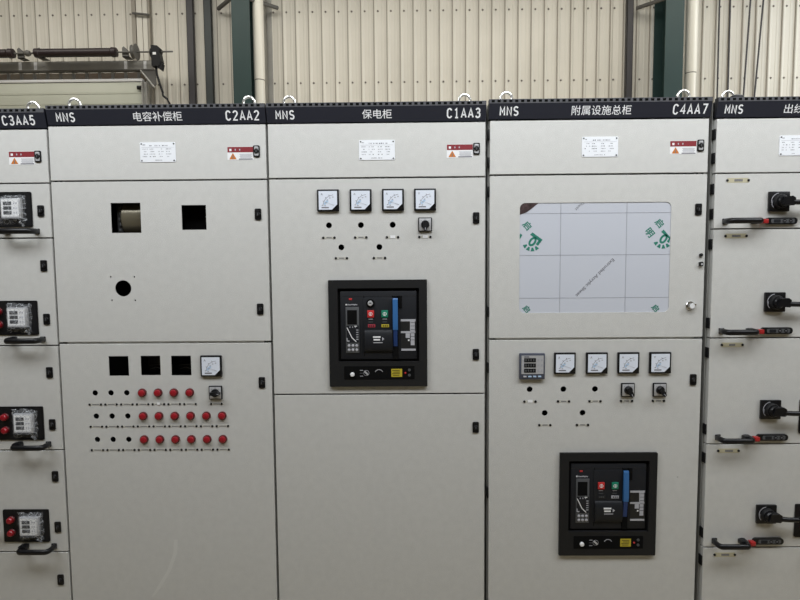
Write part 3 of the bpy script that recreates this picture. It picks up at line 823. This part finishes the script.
    link('charging_lever', b.mesh('lev', 20), bez, (0, 0, 0), 'blue lever')
    # rating label
    b = MB()
    for (ax, az, bx, bz, m_) in ((395, 230, 472, 395, ACBD), (395, 231, 472, 242, INKL), (443, 242, 468, 294, INKL), (395, 293, 470, 303, INKL), (446, 303, 466, 366, INKL), (420, 304, 442, 328, INKL), (432, 336, 440, 344, WHITE), (397, 384, 472, 394, INKL)):
        x0, z0 = o_(ax, az); x1, z1 = o_(bx, bz); d = -.0066 if m_ is ACBD else -.0072; b.box(x0, x1, d, -.0055, z1, z0, m_)
    for k in range(6): x0, z0 = o_(446, 248+18*k); b.cb(x0+.008, z0, .014, .0014, -.0076, -.0070, ACB)
    link('rating_label', b.mesh('rl', 0), bez)
    # lower control strip
    x0, z0 = o_(97, 473); x1, z1 = o_(465, 541); b = MB(); b.box(x0, x1, -.0135, -.0115, z1, z0, HOLE, .001)
    q = o_(213, 508)
    a_ = PI*.25; b.prism([(q[0]+(-u)*math.cos(-a_)-v_*math.sin(-a_), q[1]+(-u)*math.sin(-a_)+v_*math.cos(-a_)) for u, v_ in ((.009, -.003), (-.009, -.003), (-.009, .003), (.009, .003))][::-1], -.017, -.0134, SILVER)
    b.ring(q[0], q[1], .0105, .0095, -.0141, -.0134, INKL, 20)
    for k in range(3): q = o_(188, 494+15*k); b.cb(q[0], q[1], .012, .002, -.0141, -.0134, INKL if k != 1 else GREYP)
    q = o_(279, 512); b.ring(q[0], q[1], .0165, .0145, -.0141, -.0134, INKL, 16, PI*.15, PI*.85)
    for az in (493, 520): q = o_(438, az); b.cyl(q[0], q[1], .0052, -.016, -.0134, GREYP, 14)
    cs = link('control_strip', b.mesh('cs', 0), bez)
    b = MB(); q = o_(140, 515); b.lathe([(.0082, .013), (.0082, .018), (.006, .0205)], WHITE, (q[0], 0, q[1]), 'y', 18); link('round_key', b.mesh('rk'), bez, (0, 0, 0), 'pale round key switch')
    b = MB(); q = o_(372, 508); b.cb(q[0], q[1], .040, .030, -.0142, -.0134, YEL)
    for k in range(4): b.cb(q[0]+random.uniform(-.003, .003), q[1]+.009-.006*k, .028-.004*(k % 2), .002, -.0147, -.0141, ACB)
    link('caution_label', b.mesh('cl', 0), bez, (0, 0, 0), 'yellow label')
    b = MB(); q = o_(417, 508); b.cyl(q[0], q[1], .0035, -.0155, -.0134, BTNR, 12); link('pilot_lamp', b.mesh('pl2'), bez, (0, 0, 0), 'red pilot lamp')

def top_door(t, W, dz, x_in, x_out, nx):
    door_slab(t, x_in, x_out, 1.935+dz, 2.130+dz-.0015)
    nameplate(t, nx, 2.033+dz*.5, nx < .41 and dz == 0); warning(t, .703, 2.026+dz*.6); lock(t, .7625, 2.033+dz*.6, True)
hole = lambda x, z: circ(x, z, .0108, 20)
sq = lambda x, z, s: rrect(x, z, s, s)

# ------------------------------------------------------------ C2AA2
c2 = cabinet(0, .8, 0, 'grey switchgear cabinet lettered C2AA2 with rows of red indicator lights and empty cut-outs',
             [('MNS', .036, .110, .033, .012), ('电容补偿柜', .320, .497, .032, .004), ('C2AA2', .652, .780, .035, .012)], (.005, .7985), .004, [1.935, 1.335])
top_door(c2, .8, 0, .004, .796, .402)
h = [sq(.2745, 1.797, .1095), sq(.5255, 1.7965, .090), circ(.253, 1.538, .030, 32)]+[circ(x, z, .0032, 8) for x, z in ((.208, 1.581), (.296, 1.580), (.209, 1.494), (.296, 1.493))]
door_slab(c2, .004, .796, 1.3385, 1.9293, h)
cx9 = [.1295+.0597*k for k in range(9)]
h = [sq(.2235, 1.247, .0745), sq(.3435, 1.248, .0735), sq(.4585, 1.247, .0745)]
for z in (1.145, 1.056, .966): h += [circ(cx9[k], z, .0105, 20) for k in range(3)]
door_slab(c2, .004, .796, .12, 1.3300, h)
b = MB(); b.box(.028, .770, .008, .026, 1.320, 1.348, PAINT, .002); link('cross_rail', b.mesh('cr', 0), c2)
for x, z in ((.762, 1.806), (.761, 1.4575), (.760, 1.1815)): lock(c2, x, z)
meter(c2, .573, 1.246, 'A')
for r_, (z, zl, n) in enumerate(((1.145, 1.101, 7), (1.056, 1.016, 9), (.966, .9255, 9))):
    for k in range(n):
        if k > 2: lamp(c2, cx9[k], z)
        tag(c2, cx9[k]-.001, zl, .036, .024, .0215, .0070, TAG)
b = MB(); b.cb(0, 0, .010, .009, -.0028, -.0018, WHITE); link('tape', b.mesh('tp', 0), c2, (cx9[4], 0, 1.103), 'scrap of white tape')
switch(c2, .586, 1.145, PI/2); tag(c2, .586, 1.101, .036, .024, .0200, .0070, TAG)
SCUFF = mat('pale_scuff', (0.635, 0.63, 0.60), 0.6)
b = MB(); b.prism([(.405, .572), (.420, .574), (.416, .520), (.392, .455), (.350, .385), (.318, .345), (.310, .345), (.338, .390), (.378, .455), (.402, .520)][::-1], -.0002, 0, SCUFF)
link('scuff_mark', b.mesh('sf', 0), c2, (0, 0, 0), 'faint pale scuff')
# what shows behind the cut-outs
b = MB(); b.lathe([(.072, -.042), (.077, -.036), (.077, .034), (.072, .040)], BRONZE, (.282, .10, 1.80), 'x', 32); link('reactor', b.mesh('re'), c2, (0, 0, 0), 'bronze cylinder behind the square cut-out')
b = MB(); b.box(.222, .240, .04, .10, 1.745, 1.85, INNER, .002)
for k in range(5): b.cb(.233+.003*(k % 2), 1.755+.02*k, .006, .009, .033, .041, GREYP, .001)
link('terminal_block', b.mesh('tb'), c2)
b = MB(); b.box(.47, .60, .06, .12, 1.73, 1.86, HOLE)
for k in range(4): b.cb(.549+.008*k, 1.833, .006, .004, .0585, .0601, GREYP); b.cb(.549+.008*k, 1.803, .006, .006, .0585, .0601, GREYP)
link('relay', b.mesh('rl', 0), c2)
for cx in (.2535, .373, .4885):
    b = MB(); b.tube([(-.004, .03, .038), (.0, .02, .028), (.006, .018, .016), (.008, .03, .008)], .0015, INKL, 6); link('wire', b.mesh('wi'), c2, (cx, 0, 1.247))
for cx in (.3435, .4585):
    b = MB(); b.box(-.036, .036, .06, .09, -.034, .030 if cx < .4 else -.004, ACBD, .002)
    b.tube([(-.028, .05, -.008), (.0, .045, -.004), (.028, .05, -.008)], .0014, GREYP, 6); b.tube([(-.026, .05, -.022), (.0, .045, -.014), (.028, .05, -.024)], .0014, GREYP, 6)
    link('relay', b.mesh('wi'), c2, (cx, 0, 1.247))
lifting_eye(c2, .088, .03, 2.195); lifting_eye(c2, .731, .03, 2.195)
seambolts(c2, [(.012, 1.933), (.032, 1.933), (.775, 1.933), (.012, 1.3372), (.034, 1.3372), (.782, 1.3372)])

# ------------------------------------------------------------ C1AA3
c1 = cabinet(.8, .8, 0, 'grey switchgear cabinet lettered C1AA3 with four meters over one black circuit breaker',
             [('MNS', .033, .107, .032, .012), ('保电柜', .348, .455, .031, .004), ('C1AA3', .650, .777, .035, .012)], (.003, .794), .004, [1.938, 1.135])
door_slab(c1, .005, .792, 1.9368, 2.1285); nameplate(c1, .400, 2.033); warning(c1, .700, 2.0265); lock(c1, .760, 2.034, True)
hx = (.221, .338, .4545)
acx, acz = .397, 1.3645
h = [hole(x, 1.7635) for x in hx]+[hole(.265, 1.683), hole(.405, 1.683), rrect(acx, acz, .33, .37)]
door_slab(c1, .005, .792, 1.1378, 1.9310, h)
door_slab(c1, .005, .792, .12, 1.1318)
for x, l in zip((.220, .339, .4565, .573), 'AAAV'): meter(c1, x, 1.853, l)
switch(c1, .573, 1.763, PI)
for k, x in enumerate(hx): tag(c1, x-.001, 1.7185, .030, .018, .0205, .0085, TAG, cover=(k == 2))
tag(c1, .572, 1.7185, .030, .018, .0205, .0085, TAG, cover=True)
for x in (.265, .405): tag(c1, x, 1.643, .030, .018, .0205, .0085, TAG)
for z in (1.7855, 1.283, 1.007): lock(c1, .759, z)
breaker(c1, acx, acz, True)
lifting_eye(c1, .079, .03, 2.194); lifting_eye(c1, .720, .03, 2.194)
seambolts(c1, [(.03, 1.936), (.77, 1.937), (.772, 1.136)])

# ------------------------------------------------------------ C4AA7
dz = .005
c4 = cabinet(1.6, .8, dz, 'grey switchgear cabinet lettered C4AA7 with film-covered window and low black breaker',
             [('MNS', .040, .113, .033, .012), ('附属设施总柜', .300, .513, .032, .004), ('C4AA7', .658, .787, .036, .012)], (.004, .7985), .009, [1.941, 1.343])
door_slab(c4, .009, .794, 1.9422, 2.1320); nameplate(c4, .405, 2.0365); warning(c4, .704, 2.031); lock(c4, .7655, 2.0375, True)
wx, wz, ww, wh = .393, 1.637, .549, .402
door_slab(c4, .009, .794, 1.3430, 1.9360, [rrect(wx, wz, ww, wh, .020, 8)])
acx4, acz4 = .455, .711
h = [hole(x, 1.150) for x in (.160, .2855, .4025)]+[hole(.217, 1.060), hole(.358, 1.060), rrect(acx4, acz4, .33, .37), circ(.719, .812, .002, 8)]
door_slab(c4, .009, .794, .12, 1.3345, h)
b = MB(); b.box(.034, .768, .008, .026, 1.325, 1.352, PAINT, .002); link('cross_rail', b.mesh('cr', 0), c4)
# window pane: acrylic still under its printed protective film, one corner peeled
b = MB(); b.prism(rrect(wx, wz, ww+.03, wh+.03, .020), .0022, .006, ACRYL)
for x in (.268, .508): b.box(x-.0013, x+.0013, .0017, .0022, wz-wh/2, wz+wh/2, FOLD)
for z in (1.800, 1.648, 1.4905): b.box(wx-ww/2, wx+ww/2, .0017, .0022, z-.0011, z+.0011, FOLD)
pane = link('window_pane', b.mesh('pane', 0), c4, (0, 0, 0), 'acrylic window covered in pale printed film')
b = MB(); x0, z1 = wx-ww/2, wz+wh/2
b.prism([(x0, z1-.042), (x0+.024, z1-.034), (x0+.046, z1-.018), (x0+.068, z1), (x0, z1)], .0012, .0021, BROWN); link('peeled_corner', b.mesh('pc', 0), pane, (0, 0, 0), 'dark peeled corner')
b = MB()
def mark(cx, cz, s=1.0, clip=None, full=True):
    r45 = PI/4
    def pr(pts):
        P = []
        for u, v_ in pts:
            X_, Z_ = (u*math.cos(r45)-v_*math.sin(r45))*s+cx, (u*math.sin(r45)+v_*math.cos(r45))*s+cz
            if clip: X_ = min(X_, clip)
            P.append((X_, Z_))
        b.prism(P, .0017, .0021, GREENI)
    bx = lambda a, c, d, e: pr([(a, d), (c, d), (c, e), (a, e)])
    return bx, pr
def glyph(cx, cz, w_, kind, flip=True):
    body = {'a': '品', 'b': '启', 'c': '明'}[kind]
    text_to(b, body, cx, cz, w_, w_, .0021, GREENI, rot=-PI*.28, bold=.022)
# the film maker's emblem: a slanting bar with a ring and short rays below
def emblem(cx, cz, clip=None):
    a = -PI*.21
    def R_(u, v_): 
        X_ = cx+u*math.cos(a)-v_*math.sin(a); Z_ = cz+u*math.sin(a)+v_*math.cos(a)
        return (min(X_, clip) if clip else X_, Z_)
    b.prism([R_(-.022, .010), R_(.026, .012), R_(.026, .023), R_(-.020, .022)], .0017, .0021, GREENI)
    b.prism([R_(.016, -.004), R_(.026, -.004), R_(.026, .014), R_(.016, .014)], .0017, .0021, GREENI)
    n = 16
    for k in range(n):
        g0, g1 = PI*2*k/n, PI*2*(k+1)/n
        P = [((.0125 if r_ else .0048)*math.cos(g), (.019 if r_ else .011)*math.sin(g)) for r_, g in ((1, g0), (1, g1), (0, g1), (0, g0))]
        c_, s_ = math.cos(-PI*.2), math.sin(-PI*.2)
        Q = [(cx-.002+u*c_-v_*s_, cz-.004+u*s_+v_*c_) for u, v_ in P]
        if clip: Q = [(min(u, clip), v_) for u, v_ in Q]
        b.prism(Q, .0017, .0021, GREENI)
    for g in (212, 243, 274, 305):
        g = math.radians(g); r0, r1 = .022, .036
        P = [(cx-.004+r0*math.cos(g-.12), cz-.004+r0*math.sin(g-.12)), (cx-.004+r1*math.cos(g-.20), cz-.004+r1*math.sin(g-.20)), (cx-.004+r1*math.cos(g+.20), cz-.004+r1*math.sin(g+.20)), (cx-.004+r0*math.cos(g+.12), cz-.004+r0*math.sin(g+.12))]
        if clip: P = [(min(u, clip), v_) for u, v_ in P]
        b.prism(P, .0017, .0021, GREENI)
xr = wx+ww/2
def done():
    global b
    link('film_print', b.mesh('fp', 0), pane, (0, 0, 0), 'green slanting print'); b = MB()
glyph(.146, 1.757, .030, 'b'); done(); emblem(.168, 1.702); done()
b.prism([(x0+.0005, 1.706), (x0+.010, 1.722), (x0+.004, 1.728), (x0+.0005, 1.724)], .0017, .0021, GREENI)
done(); glyph(.627, 1.762, .030, 'b'); done(); glyph(.592, 1.727, .030, 'c'); done(); emblem(.645, 1.708, xr-.0005); done()
glyph(.146, 1.451, .026, 'b'); done(); glyph(.620, 1.451, .026, 'b'); done()
b = MB(); text_to(b, 'Extruded Acrylic Sheet', .3945, 1.565, .190, .016, .0021, INK, rot=PI*.25, flip=True, bold=.010)
link('film_text', b.mesh('ft', 0), pane); b = MB(); text_to(b, 'Sheet', .336, 1.825, .040, .011, .0021, INK, rot=PI*.25, flip=True)
link('film_text', b.mesh('ft', 0), pane)
lock(c4, .7645, 1.8095); lock(c4, .764, 1.1835)
b = MB()
b.prism([(-.006, 0), (.005, -.001), (.006, .006), (.001, .011), (-.005, .008)], -.008, 0, BLACK); b.prism([(-.006, -.036), (.006, -.036), (.008, -.028), (.005, -.020), (-.006, -.022)], -.010, 0, BLACK); b.lathe([(.004, .008), (.004, .012)], SILVER, (.001, 0, -.029), 'y', 10)
link('latch', b.mesh('la'), c4, (.778, 0, 1.640))
b = MB(); b.lathe([(.0165, 0), (.0165, .004), (.0145, .006), (.0115, .006), (.0115, .016), (.010, .018)], CHROME, n=28); b.lathe([(.0095, .018), (.009, .0188)], WHITE, (0, 0, 0), 'y', 24); b.cb(.013, .004, .010, .006, -.012, -.004, CHROME, .001)
link('round_knob', b.mesh('rk'), c4, (.745, 0, 1.459), 'chrome round knob')
def multimeter(p, x, z):
    b = MB(); b.box(-.047, .047, -.014, 0, -.0485, .0485, BLUEF, .003); b.box(-.042, .042, 0, .05, -.042, .042, BLACK)
    o = link('power_meter', b.mesh('pm'), p, (x, 0, z))
    b = MB(); b.box(-.040, .041, -.0152, -.0138, -.028, .041, SILVER)
    b.box(-.030, -.012, -.0158, -.0151, .034, .039, INK)
    for k in range(3):
        b.cb(-.034, .024-.0195*k, .005, .006, -.0158, -.0151, INKL)
        for i in range(2): b.cb(.022+.012*i, .024-.0195*k, .007, .008, -.0158, -.0151, INKL)
    link('face', b.mesh('fa', 0), o)
    for k in range(3):
        b = MB(); b.cb(0, 0, .043, .0145, -.0162, -.0151, HOLE)
        for i in range(4): b.cb(-.015+.0095*i, 0, .005, .008, -.0166, -.0161, GREYP)
        link('display', once('disp', lambda: b.mesh('di', 0)), o, (-.009, 0, .024-.0195*k))
    for k in range(4):
        b = MB(); b.cb(0, 0, .012, .006, -.0165, -.0138, DIALB if k != 0 else INKL, .001); link('key', once(('key', k > 0), lambda: b.mesh('ke')), o, (-.027+.018*k, 0, -.0375))
multimeter(c4, .166, 1.2385)
for x, l in zip((.2875, .4055, .5215, .6385), 'AAAV'): meter(c4, x, 1.2485, l)
switch(c4, .5225, 1.147, PI*.86); switch(c4, .640, 1.147, PI*.82)
for k, x in enumerate((.161, .286, .403, .520, .638)): tag(c4, x, 1.104, .030, .018, .0205, .0085, TAG, cover=(k == 0))
for x in (.2175, .358): tag(c4, x, 1.014, .030, .018, .0205, .0085, TAG)
breaker(c4, acx4, acz4, False)
lifting_eye(c4, .072, .03, 2.200); lifting_eye(c4, .714, .03, 2.200)
seambolts(c4, [(.03, 1.9415), (.765, 1.9415), (.785, 1.9415), (.028, 1.343), (.757, 1.343), (.785, 1.343)])
hinges(c4, [2.085, 1.985, 1.88, 1.44, 1.23, .75, .2], 0, .0035)
